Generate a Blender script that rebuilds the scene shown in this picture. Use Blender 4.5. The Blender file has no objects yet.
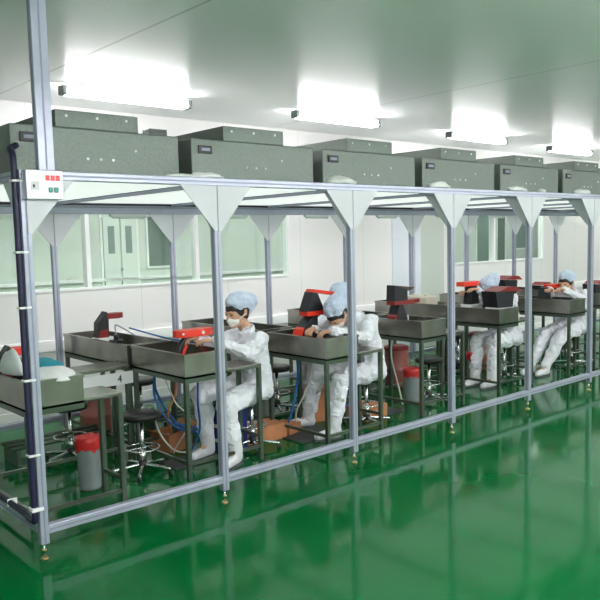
import bpy, bmesh, math, random
from mathutils import Vector, Matrix, Euler
random.seed(7)
SC = bpy.context.scene
COL = SC.collection
V = Vector

# ------------------------------------------------------------------ materials
def mat(name, color, rough=.5, metal=0., spec=.5, noise=0., nscale=8., bump=0., bscale=40., emit=None, estr=0., alpha=None):
    m = bpy.data.materials.new(name); m.use_nodes = True
    nt = m.node_tree; b = nt.nodes['Principled BSDF']
    b.inputs['Base Color'].default_value = (*color, 1)
    b.inputs['Roughness'].default_value = rough
    b.inputs['Metallic'].default_value = metal
    b.inputs['Specular IOR Level'].default_value = spec
    tc = nt.nodes.new('ShaderNodeTexCoord')
    if noise:
        n = nt.nodes.new('ShaderNodeTexNoise'); n.inputs['Scale'].default_value = nscale; n.inputs['Detail'].default_value = 4
        nt.links.new(tc.outputs['Object'], n.inputs['Vector'])
        r = nt.nodes.new('ShaderNodeValToRGB')
        r.color_ramp.elements[0].position = .3; r.color_ramp.elements[1].position = .7
        r.color_ramp.elements[0].color = (*[c*(1-noise) for c in color], 1)
        r.color_ramp.elements[1].color = (*[min(1, c*(1+noise)) for c in color], 1)
        nt.links.new(n.outputs['Fac'], r.inputs['Fac']); nt.links.new(r.outputs['Color'], b.inputs['Base Color'])
    if bump:
        n2 = nt.nodes.new('ShaderNodeTexNoise'); n2.inputs['Scale'].default_value = bscale; n2.inputs['Detail'].default_value = 3
        nt.links.new(tc.outputs['Object'], n2.inputs['Vector'])
        bp = nt.nodes.new('ShaderNodeBump'); bp.inputs['Strength'].default_value = bump; bp.inputs['Distance'].default_value = .02
        nt.links.new(n2.outputs['Fac'], bp.inputs['Height']); nt.links.new(bp.outputs['Normal'], b.inputs['Normal'])
    if emit:
        b.inputs['Emission Color'].default_value = (*emit, 1); b.inputs['Emission Strength'].default_value = estr
        m.cycles.emission_sampling = 'AUTO' if estr > .3 else 'NONE'
    return m

def seam_mat(name, color, line, rough, sx, sy, off=(0, 0), mortar=.004, axes='XY', spec=.4):
    """painted steel panels with thin dark joints"""
    m = mat(name, color, rough, spec=spec)
    nt = m.node_tree; b = nt.nodes['Principled BSDF']
    tc = [n for n in nt.nodes if n.type == 'TEX_COORD'][0]
    sep = nt.nodes.new('ShaderNodeSeparateXYZ'); nt.links.new(tc.outputs['Object'], sep.inputs[0])
    outs = []
    for ax, s, o in ((axes[0], sx, off[0]), (axes[1], sy, off[1])):
        if not s: continue
        a = nt.nodes.new('ShaderNodeMath'); a.operation = 'ADD'; a.inputs[1].default_value = -o + 100*s
        nt.links.new(sep.outputs[ax], a.inputs[0])
        d = nt.nodes.new('ShaderNodeMath'); d.operation = 'MODULO'; d.inputs[1].default_value = s
        nt.links.new(a.outputs[0], d.inputs[0])
        l = nt.nodes.new('ShaderNodeMath'); l.operation = 'LESS_THAN'; l.inputs[1].default_value = mortar
        nt.links.new(d.outputs[0], l.inputs[0]); outs.append(l)
    fac = outs[0].outputs[0]
    if len(outs) > 1:
        mx = nt.nodes.new('ShaderNodeMath'); mx.operation = 'MAXIMUM'
        nt.links.new(outs[0].outputs[0], mx.inputs[0]); nt.links.new(outs[1].outputs[0], mx.inputs[1]); fac = mx.outputs[0]
    mix = nt.nodes.new('ShaderNodeMix'); mix.data_type = 'RGBA'
    mix.inputs['A'].default_value = (*color, 1); mix.inputs['B'].default_value = (*line, 1)
    nt.links.new(fac, mix.inputs['Factor']); nt.links.new(mix.outputs['Result'], b.inputs['Base Color'])
    return m

def galvanised():
    m = mat('galvanised_steel', (.23, .27, .245), .48, .55)
    nt = m.node_tree; b = nt.nodes['Principled BSDF']
    tc = [n for n in nt.nodes if n.type == 'TEX_COORD'][0]
    v = nt.nodes.new('ShaderNodeTexVoronoi'); v.inputs['Scale'].default_value = 110
    nt.links.new(tc.outputs['Object'], v.inputs['Vector'])
    r = nt.nodes.new('ShaderNodeValToRGB')
    r.color_ramp.elements[0].color = (.165, .195, .175, 1); r.color_ramp.elements[1].color = (.205, .235, .215, 1)
    sep = nt.nodes.new('ShaderNodeSeparateColor'); nt.links.new(v.outputs['Color'], sep.inputs[0])
    nt.links.new(sep.outputs[0], r.inputs['Fac']); nt.links.new(r.outputs['Color'], b.inputs['Base Color'])
    return m

def glass(name, tint, gloss=.12):
    m = bpy.data.materials.new(name); m.use_nodes = True
    nt = m.node_tree; nt.nodes.clear()
    o = nt.nodes.new('ShaderNodeOutputMaterial'); t = nt.nodes.new('ShaderNodeBsdfTransparent'); g = nt.nodes.new('ShaderNodeBsdfGlossy')
    t.inputs[0].default_value = (*tint, 1); g.inputs['Roughness'].default_value = .02
    lw = nt.nodes.new('ShaderNodeLayerWeight'); lw.inputs['Blend'].default_value = .5
    pw = nt.nodes.new('ShaderNodeMath'); pw.operation = 'POWER'; pw.inputs[1].default_value = 4.; nt.links.new(lw.outputs['Facing'], pw.inputs[0])
    f = nt.nodes.new('ShaderNodeMath'); f.operation = 'MULTIPLY_ADD'; f.inputs[1].default_value = .6; f.inputs[2].default_value = .04; nt.links.new(pw.outputs[0], f.inputs[0])
    mx = nt.nodes.new('ShaderNodeMixShader')
    nt.links.new(f.outputs[0], mx.inputs[0]); nt.links.new(t.outputs[0], mx.inputs[1]); nt.links.new(g.outputs[0], mx.inputs[2])
    nt.links.new(mx.outputs[0], o.inputs[0])
    return m

M = {}
LAMP = 26.
M['floor'] = mat('green_epoxy', (.0012, .118, .027), .09, spec=.13, noise=.10, nscale=1.3, bump=.010, bscale=2.2)
M['ceil'] = seam_mat('ceiling_panel', (.86, .88, .87), (.55, .58, .57), .28, 3.45, 0, (1.05, 0), .022, spec=.5)
M['wall'] = seam_mat('wall_panel', (.77, .77, .75), (.55, .57, .55), .42, 1.2, 0, (.2, 0), .006)
M['wallplain'] = mat('wall_paint', (.74, .75, .72), .5)
M['corr'] = mat('corridor_wall', (.63, .69, .64), .5)
M['corrdoor'] = mat('corridor_door', (.72, .78, .74), .4)
M['trim'] = mat('white_trim', (.93, .93, .93), .35)
M['frame'] = mat('window_frame_paint', (.85, .88, .87), .35)
M['glass'] = glass('window_glass', (.91, .955, .92))
M['darkpane'] = mat('dark_pane', (.12, .17, .145), .4, spec=.3)
M['greypane'] = mat('slate_pane', (.19, .26, .25), .4, spec=.3)
M['alu'] = mat('anodised_aluminium', (.43, .45, .56), .36, .45, noise=.05, nscale=20)
M['groove'] = mat('profile_groove', (.27, .29, .38), .5, .3)
M['gusset'] = mat('white_plate', (.68, .69, .74), .35, .0)
M['galv'] = galvanised()
M['filter'] = mat('filter_media', (.62, .68, .63), .6)
M['black'] = mat('black_plastic', (.012, .012, .018), .4)
M['navy'] = mat('navy_hose', (.012, .012, .05), .45)
M['white'] = mat('white_plastic', (.86, .87, .88), .4)
M['wrap'] = mat('white_wrap', (.88, .88, .88), .35, bump=.3, bscale=30)
M['steel'] = mat('stainless_sheet', (.30, .29, .26), .24, .85, noise=.22, nscale=5, bump=.02, bscale=6)
M['tube'] = mat('square_steel_tube', (.11, .145, .11), .28, .7)
M['chrome'] = mat('chrome', (.75, .76, .78), .12, 1.)
M['brass'] = mat('brass_foot', (.62, .46, .22), .3, 1.)
M['vinyl'] = mat('black_vinyl', (.014, .012, .013), .35)
M['red'] = mat('red_plastic', (.82, .035, .012), .35)
M['darkred'] = mat('dark_red_plastic', (.28, .02, .018), .35)
M['brown'] = mat('brown_plastic', (.09, .045, .035), .4)
M['boxface'] = mat('brushed_box', (.50, .50, .54), .35, .5)
M['led_red'] = mat('red_display', (.55, .02, .02), .3, emit=(1, .03, .03), estr=.25)
M['led_green'] = mat('green_button', (.0, .24, .20), .3)
def fabric(name, color, scale, strength):
    m = mat(name, color, .75)
    nt = m.node_tree; b = nt.nodes['Principled BSDF']; tc = [n for n in nt.nodes if n.type == 'TEX_COORD'][0]
    n = nt.nodes.new('ShaderNodeTexNoise'); n.noise_type = 'RIDGED_MULTIFRACTAL'; n.inputs['Scale'].default_value = scale; n.inputs['Detail'].default_value = 2; n.inputs['Distortion'].default_value = .6; n.inputs['Offset'].default_value = 1.; n.inputs['Gain'].default_value = 1.5
    bp = nt.nodes.new('ShaderNodeBump'); bp.inputs['Strength'].default_value = strength; bp.inputs['Distance'].default_value = .03
    nt.links.new(tc.outputs['Object'], n.inputs['Vector']); nt.links.new(n.outputs['Fac'], bp.inputs['Height']); nt.links.new(bp.outputs['Normal'], b.inputs['Normal'])
    return m
M['cloth'] = fabric('coverall_fabric', (.87, .88, .95), 8, .5)
M['cap'] = fabric('cap_fabric', (.58, .66, .82), 9, .5)
M['mask'] = mat('mask_fabric', (.9, .88, .84), .7)
M['skin'] = mat('skin', (.60, .34, .22), .5)
M['hair'] = mat('black_hair', (.012, .010, .010), .5)
M['boot'] = mat('white_boot', (.78, .79, .83), .55, bump=.3, bscale=25)
M['sole'] = mat('dark_sole', (.09, .09, .10), .6)
M['teal'] = mat('teal_fabric', (.0, .27, .36), .7, bump=.4, bscale=25)
M['carton'] = mat('cardboard', (.48, .20, .09), .8, noise=.15, nscale=9)
M['paper'] = mat('paper_light', (.75, .68, .58), .8)
M['blue'] = mat('blue_plastic', (.015, .03, .22), .4)
M['cable_blue'] = mat('blue_cable', (.01, .10, .35), .4)
M['cable_orange'] = mat('orange_cable', (.62, .20, .06), .45)
M['cable_white'] = mat('pale_cable', (.66, .66, .62), .45)
M['bucket'] = mat('frosted_bucket', (.24, .28, .29), .25, spec=.6, noise=.1, nscale=6)
M['bag'] = mat('red_bag', (.52, .018, .02), .3, bump=.4, bscale=30)
M['pink'] = mat('pink_drum', (.36, .12, .10), .3)
M['greybag'] = mat('grey_bag', (.62, .68, .68), .4, bump=.4, bscale=18)
M['mat_rubber'] = mat('dark_rubber', (.05, .055, .055), .6)
M['doorgrey'] = mat('grey_door', (.66, .71, .75), .4, 0)
M['doorgreen'] = mat('grey_green_door', (.50, .55, .49), .4, 0)
M['lamp'] = mat('lamp_diffuser', (.9, .95, .93), .4, emit=(1., .97, .99), estr=LAMP)
M['fill_lamp'] = mat('fill_lamp_diffuser', (.9, .95, .93), .4, emit=(1., .975, .99), estr=LAMP*.95)  # for the added pendants hung out of view
M['lampsoft'] = mat('booth_tube', (.8, .9, .85), .4)
M['panel'] = mat('fill_panel_glow', (.8, .85, .82), .5, emit=(.93, 1., .96), estr=.36)  # weak glow of the fill panels added to the booth ceiling
M['ink'] = mat('black_ink', (.02, .02, .03), .6)

# ------------------------------------------------------------------ mesh helpers
class MB:
    def __init__(s): s.bm = bmesh.new(); s.mats = []
    def mi(s, m):
        if m is None: return 0
        if m not in s.mats: s.mats.append(m)
        return s.mats.index(m)
    def box(s, a, b, m=None, bev=0., mx=None):
        a = V(a); b = V(b); r = bmesh.ops.create_cube(s.bm, size=1)
        vs = r['verts']; c = (a+b)/2; d = b-a
        for v in vs: v.co = V((v.co.x*d.x, v.co.y*d.y, v.co.z*d.z))+c
        fs = set(f for v in vs for f in v.link_faces)
        if bev:
            g = bmesh.ops.bevel(s.bm, geom=list(set(e for v in vs for e in v.link_edges)), offset=bev, segments=2, affect='EDGES', profile=.5)
            fs = set(g['faces']) | set(f for v in g['verts'] for f in v.link_faces); vs = list(set(v for f in fs for v in f.verts))
        i = s.mi(m)
        for f in fs: f.material_index = i
        if mx: bmesh.ops.transform(s.bm, matrix=mx, verts=list(vs))
        return s
    def cyl(s, p, q, r, m=None, r2=None, n=16, caps=True):
        p = V(p); q = V(q); d = q-p
        g = bmesh.ops.create_cone(s.bm, cap_ends=caps, segments=n, radius1=r, radius2=r if r2 is None else r2, depth=d.length)
        mx = Matrix.Translation((p+q)/2) @ d.to_track_quat('Z', 'Y').to_matrix().to_4x4()
        bmesh.ops.transform(s.bm, matrix=mx, verts=g['verts'])
        i = s.mi(m)
        for f in set(f for v in g['verts'] for f in v.link_faces): f.material_index = i; f.smooth = len(f.verts) == 4
        return s
    def lathe(s, prof, c=(0, 0, 0), m=None, n=24):
        rings = []; c = V(c)
        for r, z in prof:
            rings.append([s.bm.verts.new(c+V((r*math.cos(2*math.pi*k/n), r*math.sin(2*math.pi*k/n), z))) for k in range(n)])
        i = s.mi(m)
        for a, b in zip(rings, rings[1:]):
            for k in range(n):
                f = s.bm.faces.new((a[k], a[(k+1) % n], b[(k+1) % n], b[k])); f.material_index = i; f.smooth = True
        for rg, rev in ((rings[0], True), (rings[-1], False)):
            f = s.bm.faces.new(rg[::-1] if rev else rg); f.material_index = i
        return s
    def prism(s, poly, ax, lo, hi, m=None):
        """poly: 2D points in the plane across axis ax ('X','Y','Z'), extruded lo..hi"""
        def p3(u, v, w): return {'X': (w, u, v), 'Y': (u, w, v), 'Z': (u, v, w)}[ax]
        A = [s.bm.verts.new(p3(u, v, lo)) for u, v in poly]; B = [s.bm.verts.new(p3(u, v, hi)) for u, v in poly]
        i = s.mi(m); n = len(poly); fs = [s.bm.faces.new(A), s.bm.faces.new(B[::-1])]
        for k in range(n): fs.append(s.bm.faces.new((A[(k+1) % n], A[k], B[k], B[(k+1) % n])))
        for f in fs: f.material_index = i
        bmesh.ops.recalc_face_normals(s.bm, faces=fs)
        return s
    def sweep(s, pts, r, m=None, n=8):
        P = smooth_path(pts); rings = []; up = V((0, 0, 1))
        prev = None
        for k, p in enumerate(P):
            t = (P[min(k+1, len(P)-1)]-P[max(k-1, 0)]).normalized()
            if prev is None: prev = t.orthogonal().normalized()
            a = (prev-t*prev.dot(t)).normalized(); prev = a; b = t.cross(a)
            rings.append([s.bm.verts.new(p+(a*math.cos(2*math.pi*j/n)+b*math.sin(2*math.pi*j/n))*r) for j in range(n)])
        i = s.mi(m)
        for A, B in zip(rings, rings[1:]):
            for j in range(n):
                f = s.bm.faces.new((A[j], A[(j+1) % n], B[(j+1) % n], B[j])); f.smooth = True; f.material_index = i
        for rg in (rings[0][::-1], rings[-1]): s.bm.faces.new(rg).material_index = i
        return s
    def build(s, name, m=None, parent=None, loc=None):
        me = bpy.data.meshes.new(name); bmesh.ops.recalc_face_normals(s.bm, faces=s.bm.faces[:]); s.bm.to_mesh(me); s.bm.free()
        for x in (s.mats if s.mats and s.mats != [None] else [m]): me.materials.append(x if not isinstance(x, str) else M[x])
        return link(name, me, parent, loc)
def link(name, me, parent=None, loc=None):
    o = bpy.data.objects.new(name, me); COL.objects.link(o)
    if parent: o.parent = parent
    if loc is not None: o.location = loc
    return o
def smooth_path(pts, k=6):
    P = [V(p) for p in pts]
    if len(P) < 3: return P
    out = []
    for i in range(len(P)-1):
        a = P[max(i-1, 0)]; b = P[i]; c = P[i+1]; d = P[min(i+2, len(P)-1)]
        for j in range(k):
            t = j/k
            out.append(.5*((2*b)+(c-a)*t+(2*a-5*b+4*c-d)*t*t+(3*b-a-3*c+d)*t**3))
    out.append(P[-1]); return out
def thing(name, label, cat, loc=(0, 0, 0), rz=0., group=None):
    o = bpy.data.objects.new(name, None); o.empty_display_size = .1; COL.objects.link(o)
    o.location = loc; o.rotation_euler = (0, 0, rz); tag(o, label, cat, group); return o
def tag(o, label, cat, group=None):
    o['label'] = label; o['category'] = cat
    if group: o['group'] = group
    return o
def structure(o): o['kind'] = 'structure'; return o
def box(name, a, b, m, parent=None, bev=0.): return MB().box(a, b, m, bev).build(name, None, parent)
def dup(root, loc, label, group=None, rz=None):
    r = root.copy(); COL.objects.link(r); r.location = loc; r['label'] = label
    if group: r['group'] = group
    if rz is not None: r.rotation_euler = (0, 0, rz)
    for ch in list(root.children):
        c = ch.copy(); COL.objects.link(c); c.parent = r
        for g in list(ch.children):
            d = g.copy(); COL.objects.link(d); d.parent = c
    return r

# ------------------------------------------------------------------ the room
WY = 3.385            # face of the back wall
ZC = 3.17             # ceiling
CY = 5.5              # corridor wall behind the windows
X0, X1, YF = -5., 20., -8.
structure(box('floor', (X0, YF, -.1), (X1, CY+.1, 0), 'floor'))
structure(box('ceiling', (X0, YF, ZC), (X1, CY+.1, ZC+.1), 'ceil'))
structure(box('wall_left', (X0-.1, YF, 0), (X0, CY, ZC), 'wallplain'))
structure(box('wall_right', (X1, YF, 0), (X1+.1, CY, ZC), 'wallplain'))
structure(box('wall_front', (X0, YF-.1, 0), (X1, YF, ZC), 'wallplain'))
structure(box('wall_corridor', (X0, CY, 0), (X1, CY+.1, ZC), 'corr'))
# back wall: solid below and above the window band, piers between
SILL, HEAD = 1.28, 2.62
LW = (-2.2, 4.80)     # left window run
RW = (8.12, 11.05)    # right window run
DOOR = (6.82, 8.06)
w = MB()
w.box((X0, WY, 0), (DOOR[0], WY+.08, SILL), 'wall').box((DOOR[1], WY, 0), (X1, WY+.08, SILL), 'wall')
w.box((X0, WY, HEAD), (X1, WY+.08, ZC), 'wall')
w.box((X0, WY, SILL), (LW[0], WY+.08, HEAD), 'wall').box((LW[1], WY, SILL), (DOOR[0], WY+.08, HEAD), 'wall')
w.box((DOOR[1], WY, SILL), (RW[0], WY+.08, HEAD), 'wall').box((RW[1], WY, SILL), (X1, WY+.08, HEAD), 'wall')
structure(w.build('wall_back'))
structure(box('trim_1', (X0, WY-.035, .67), (DOOR[0]-.06, WY, .79), 'trim', None, .008))
structure(box('trim_2', (DOOR[1]+.06, WY-.035, .67), (X1, WY, .79), 'trim', None, .008))
structure(box('baseboard_back', (X0, WY-.02, 0), (DOOR[0]-.06, WY, .10), 'trim', None, .005))
structure(box('baseboard_right', (DOOR[1]+.06, WY-.02, 0), (X1, WY, .10), 'trim', None, .005))
nwin = 0
def window(xa, xb):
    global nwin; nwin += 1
    t = structure(bpy.data.objects.new('window_%d' % nwin, None)); COL.objects.link(t); t.location = (xa, WY, SILL)
    wd, h, f = xb-xa, HEAD-SILL, .024
    b = MB()
    b.box((0, -.012, 0), (wd, .09, f)).box((0, -.012, h-f), (wd, .09, h)).box((0, -.012, f), (f, .09, h-f)).box((wd-f, -.012, f), (wd, .09, h-f))
    b.build('window_frame', M['frame'], t)
    box('pane', (f, .03, f), (wd-f, .036, h-f), 'glass', t)
xs = [-2.2, -.83, .57, 1.985, 3.36, 4.80]
for a, b_ in zip(xs, xs[1:]): window(a, b_)
for a, b_ in ((8.12, 9.46), (9.46, 11.05)): window(a, b_)
# grey double door in the back wall
d = structure(bpy.data.objects.new('door_1', None)); COL.objects.link(d); d.location = (DOOR[0], WY, 0)
dw = DOOR[1]-DOOR[0]
box('door_leaf', (.0, -.01, .01), (.50, .03, HEAD), 'doorgrey', d, .004)
box('door_leaf', (.66, -.01, .01), (dw, .03, HEAD), 'doorgreen', d, .004)
box('door_post', (.51, -.02, 0), (.65, .03, HEAD), 'doorgrey', d, .004)
# corridor beyond the glass: double door, dark panes, white posts, rail
d2 = structure(bpy.data.objects.new('door_2', None)); COL.objects.link(d2); d2.location = (3.22, CY, 0)
for xa in (0., .27):
    lf = box('door_leaf', (xa+.01, -.03, .01), (xa+.255, 0, 2.12), 'corrdoor', d2, .003)
    box('pane', (xa+.08, -.036, 1.62), (xa+.175, -.028, 2.0), 'greypane', lf)
box('door_frame', (-.03, -.02, 0), (.0, 0, 2.16), 'trim', d2); box('door_frame', (.53, -.02, 0), (.56, 0, 2.16), 'trim', d2)
box('door_handle', (.245, -.06, 1.38), (.275, -.03, 1.41), 'chrome', d2)
def far_window(xa, xb, za, zb, m):
    global nwin; nwin += 1
    t = structure(bpy.data.objects.new('window_%d' % nwin, None)); COL.objects.link(t); t.location = (xa, CY, za)
    wd, h = xb-xa, zb-za
    MB().box((-.03, -.03, -.03), (wd+.03, 0, 0)).box((-.03, -.03, h), (wd+.03, 0, h+.03)).box((-.03, -.03, 0), (0, 0, h)).box((wd, -.03, 0), (wd+.03, 0, h)).build('window_frame', M['trim'], t)
    box('pane', (0, -.012, 0), (wd, -.002, h), m, t)
far_window(3.93, 4.36, 1.42, 2.13, 'darkpane')
far_window(11.95, 12.42, .9, 2.3, 'greypane'); far_window(12.72, 13.02, .9, 2.3, 'darkpane'); far_window(13.45, 14.1, 1.43, 2.2, 'greypane')
structure(box('trim_3', (X0, CY-.03, 1.24), (11., CY, 1.28), 'trim'))

# ------------------------------------------------------------------ ceiling lights
def ceiling_light(cx, cy, label, L=1.28, drop=0.):
    t = thing('ceiling_light', label, 'ceiling light', (cx, cy, ZC-.11-drop), 0, 'fluorescent ceiling lights')
    MB().box((-L/2, -.04, .05), (L/2, .04, .085), 'white', .006).cyl((-.45, 0, .08), (-.45, 0, .11+drop), .02, 'white').cyl((.45, 0, .08), (.45, 0, .11+drop), .02, 'white').build('housing', None, t)
    MB().box((-L/2+.02, -.062, 0), (L/2-.02, .062, .048), 'fill_lamp' if drop else 'lamp', .018).build('diffuser', None, t)
    MB().box((-L/2-.025, -.05, .0), (-L/2+.02, .05, .08), 'galv', .006).build('end_cap', None, t)
    MB().box((L/2-.02, -.05, .0), (L/2+.025, .05, .08), 'galv', .006).build('end_cap', None, t)
ordn = ['leftmost', 'second from the left', 'third from the left', 'rightmost']
for i, (x, y) in enumerate(((1.95, 2.3), (4.49, 2.12), (7.32, 2.22), (10.1, 2.35))):
    ceiling_light(x, y, 'glowing white fluorescent ceiling light above the booth, %s of four' % ordn[i])
k = 0
for y in (-3.2, -5., -6.8):  # pendant rows added out of view to brighten booth and ceiling
    for x in (-3., -.6, 1.8, 4.2, 6.6, 9., 11.4, 13.8):
        k += 1; ceiling_light(x, y, 'added fill light hung unseen over the open green floor in front of the booth', drop=.45)
for x in (13.2, 16.5): ceiling_light(x, 2.1, 'fluorescent ceiling light beyond the far right end of the booth row')
for x in (.2, 3.4, 6.6, 9.8, 13.): ceiling_light(x, 3.75, 'fluorescent light over the corridor behind the windows')

# ------------------------------------------------------------------ the clean booth frame
L, W, H, HB, S = 1.25, 2.54, 2.14, .17, .05
NB = 9
booth = thing('clean_booth_frame', 'long aluminium profile frame of the clean booth standing on the green floor', 'booth frame')
h = S/2
def profile(name, a, b, sx=h, parent=booth):
    """slotted aluminium bar along its longest axis"""
    a = V(a); b = V(b); ax = max(range(3), key=lambda i: abs(b[i]-a[i]))
    m = MB(); lo = [min(a[i], b[i]) for i in range(3)]; hi = [max(a[i], b[i]) for i in range(3)]
    m.box(lo, hi, 'alu', .004)
    for i in range(3):          # grooves: thin dark inlay standing in the slot
        if i == ax: continue
        j = 3-ax-i; c = (lo[j]+hi[j])/2
        for face, sg in ((lo[i], -1), (hi[i], 1)):
            p = list(lo); q = list(hi); p[j] = c-.005; q[j] = c+.005
            p[i] = face-.0008 if sg < 0 else face-.001; q[i] = face+.001 if sg < 0 else face+.0008
            p[ax] += .006; q[ax] -= .006
            m.box(p, q, 'groove')
    return m.build(name, None, parent)
def gusset(poly, ax, c):
    return MB().prism(poly, ax, c-.004, c+.004, 'gusset').build('gusset_plate', None, booth)
GT = H-S/2
for k in range(NB+1):
    x = k*L
    for y, inward in ((0, 1), (W, -1)):
        profile('post', (x-h, y-h, .09), (x+h, y+h, GT if y == 0 else H-.10))
        f = MB().cyl((x, y, .008), (x, y, .092), .006, 'chrome').cyl((x, y, 0), (x, y, .012), .026, 'brass', .018, 18).cyl((x, y, .045), (x, y, .056), .014, 'brass', None, 6)
        f.build('levelling_foot', None, booth)
        top = GT if y == 0 else H-.10
        yg = y-h-.004 if y == 0 else y-h-.004
        g = .25
        for s in (-1, 1):
            if (k == 0 and s < 0) or (k == NB and s > 0): continue
            e = x+s*h*.4
            gusset([(x+s*.004, top), (x+s*(h+g), top), (x+s*(h+.0), top-.29), (x+s*.004, top-.29)], 'Y', yg)
        # plate in the depth direction
        if y == 0: gusset([(y+inward*.03, top), (y+inward*(h+g), top), (y+inward*.035, top-.29), (y+inward*.03, top-.29)], 'X', x)
for k in range(NB):
    a, b = k*L, (k+1)*L
    profile('bottom_rail', (a+h, -h, HB-h), (b-h, h, HB+h))
    profile('bottom_rail', (a+h, W-h, HB-h), (b-h, W+h, HB+h))
profile('top_rail', (-h, -h, GT), (NB*L+h, h, GT+S))
profile('top_rail', (-h, W-h, H-.10), (NB*L+h, W+h, GT+S))
for k in (0, NB):
    profile('side_bottom_rail', (k*L-h, h, HB-h), (k*L+h, W-h, HB+h))
for k in range(NB+1):
    profile('cross_rail', (k*L-h, h, GT), (k*L+h, W-h, GT+S))
for k in range(NB):
    MB().box((k*L+h, W-h-.03, GT+.004), ((k+1)*L-h, W-h-.004, GT+.02), 'black').box((k*L+h, h+.25, GT+.004), (k*L+h+.018, W-h-.03, GT+.02), 'black').build('gasket_strip', None, booth)
# tall hanger post at the front left corner, up to the ceiling
profile('hanger_post', (.085, -h, GT+S), (.175, h, ZC))
# slim tube lamps under the back rail
for i, x in enumerate((.77, 2.02, 3.27, 4.52, 5.77, 7.02, 8.27)):
    t = thing('tube_lamp', 'slim pale tube lamp under the back top rail, bay %s from the left' % ['one', 'two', 'three', 'four', 'five', 'six', 'seven'][i], 'lamp', (x, W-.004, H-.143), 0, 'tube lamps inside the booth')
    MB().box((-.2, -.018, .02), (.2, .018, .043), 'white', .004).build('housing', None, t)
    MB().cyl((-.175, 0, .012), (.175, 0, .012), .012, 'lampsoft', None, 12).build('tube', None, t)

# added glowing panels between the cross rails, to brighten the booth interior
for k in range(NB):
    t = thing('fill_panel', 'added softly lit white fill panel in the booth ceiling, bay %s from the left' % ['one', 'two', 'three', 'four', 'five', 'six', 'seven', 'eight', 'nine'][k], 'fill panel', (k*L+h, .28, GT+.022), 0, 'added fill panels in the booth ceiling')
    MB().box((.004, 0, .006), (L-S-.004, W-h-.36, .016), 'white').build('tray', None, t)
    MB().box((.03, .03, 0), (L-S-.03, W-h-.39, .006), 'panel').build('diffuser', None, t)

# ------------------------------------------------------------------ fan filter units on top
ZT = GT+S
FW, FD, FH = 1.125, .95, .295
def make_ffu(loc, label, group):
    t = thing('fan_filter_unit', label, 'fan filter unit', loc, 0, group)
    MB().box((0, 0, 0), (FW, FD, FH), 'galv', .008).build('housing', None, t)
    MB().box((.28, .012, FH), (.835, FD-.15, FH+.105), 'galv', .006).build('motor_cover', None, t)
    MB().box((.03, .03, -.012), (FW-.03, FD-.03, .004), 'filter').build('filter', None, t)
    c = MB().box((.055, -.012, FH-.10), (.165, .004, FH-.045), 'black', .003).build('control_window', None, t)
    MB().box((.075, -.015, FH-.082), (.145, -.011, FH-.062), 'groove').build('display', None, c)
    for x in (.47, .555, .64): MB().cyl((x, .001, .115), (x, -.006, .115), .009, 'white', None, 10).build('indicator', None, t)
    MB().cyl((.80, .001, .18), (.80, -.005, .18), .008, 'white', None, 10).build('indicator', None, t)
    for x in (.35, .55, .75): MB().cyl((x, .013, FH+.07), (x, .007, FH+.07), .009, 'white', None, 10).build('screw', None, t)
    s = MB()
    for y in (.25, .6): s.box((-.012, y, .05), (.002, y+.09, .14), 'galv', .003)
    s.build('latch', None, t)
    return t
nm = ['first', 'second', 'third', 'fourth', 'fifth', 'sixth', 'seventh', 'eighth', 'ninth']
f0 = None
for i in range(8):
    lab = 'galvanised fan filter unit on the front edge of the booth top, %s from the left' % nm[i]
    loc = (.06+1.225*i, .3, ZT)
    if i == 0: f0 = make_ffu(loc, lab, 'front row of fan filter units')
    else: dup(f0, loc, lab)
for i in range(8):
    dup(f0, (.06+1.225*i, 1.45, ZT), 'galvanised fan filter unit in the back row of the booth top, %s from the left' % nm[i], 'back row of fan filter units')
jb = MB().box((-.085, -.06, 0), (.085, .06, .15), 'galv', .006).box((-.07, -.064, .03), (.07, -.058, .12), 'galv', .002).build('junction_box', None, None, (1.80, 1.62, ZT+FH+.105))
tag(jb, 'small grey junction box on a back row fan unit, behind the leftmost front unit', 'junction box')

# crumpled white wrap on the front rail
def lump(name, sx, sy, sz, m, seed, amp=.25, flat=True, parent=None, sub=3, freq=9.):
    bm = bmesh.new(); bmesh.ops.create_icosphere(bm, subdivisions=sub, radius=1)
    rnd = random.Random(seed); ph = [(rnd.uniform(0, 6), rnd.uniform(0, 6), rnd.uniform(0, 6)) for _ in range(4)]
    for v in bm.verts:
        n = v.co.copy(); d = 0
        for q, p in enumerate(ph): d += math.sin(n.x*(2+q*1.7)+p[0])*math.sin(n.y*(2.2+q*1.9)+p[1])*math.cos(n.z*(2+q*1.3)+p[2])/(1+q*.4)
        c = n*(1+amp*d)
        if flat and c.z < 0: c.z *= .12
        v.co = V((c.x*sx, c.y*sy, c.z*sz))
    lo = min(v.co.z for v in bm.verts)
    for v in bm.verts: v.co.z -= lo
    for f in bm.faces: f.smooth = True
    me = bpy.data.meshes.new(name); bm.to_mesh(me); bm.free(); me.materials.append(M[m])
    return link(name, me, parent)
wr = [(1.02, .06, .12, .02), (1.20, .06, .13, .035), (2.42, .06, .15, .05), (3.62, .06, .15, .05), (4.83, .06, .16, .05), (6.06, .06, .17, .05), (5.25, .06, .06, .03)]
wl = ['small flat wad of white wrap on the top rail under the first fan unit', 'crumpled white wrap on the top rail at the left end of the second fan unit',
      'crumpled white wrap on the top rail at the left end of the third fan unit', 'crumpled white wrap on the top rail at the left end of the fourth fan unit',
      'crumpled white wrap on the top rail at the left end of the fifth fan unit', 'crumpled white wrap on the top rail at the left end of the sixth fan unit',
      'little white scrap on the top rail below the middle of the fifth fan unit']
for i, (x, y, sx, sz) in enumerate(wr):
    o = lump('plastic_wrap', sx, .05, sz, 'wrap', 20+i, .22); o.location = (x, y-.04, ZT)
    tag(o, wl[i], 'plastic wrap', 'white wrap on the front rail')

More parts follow.
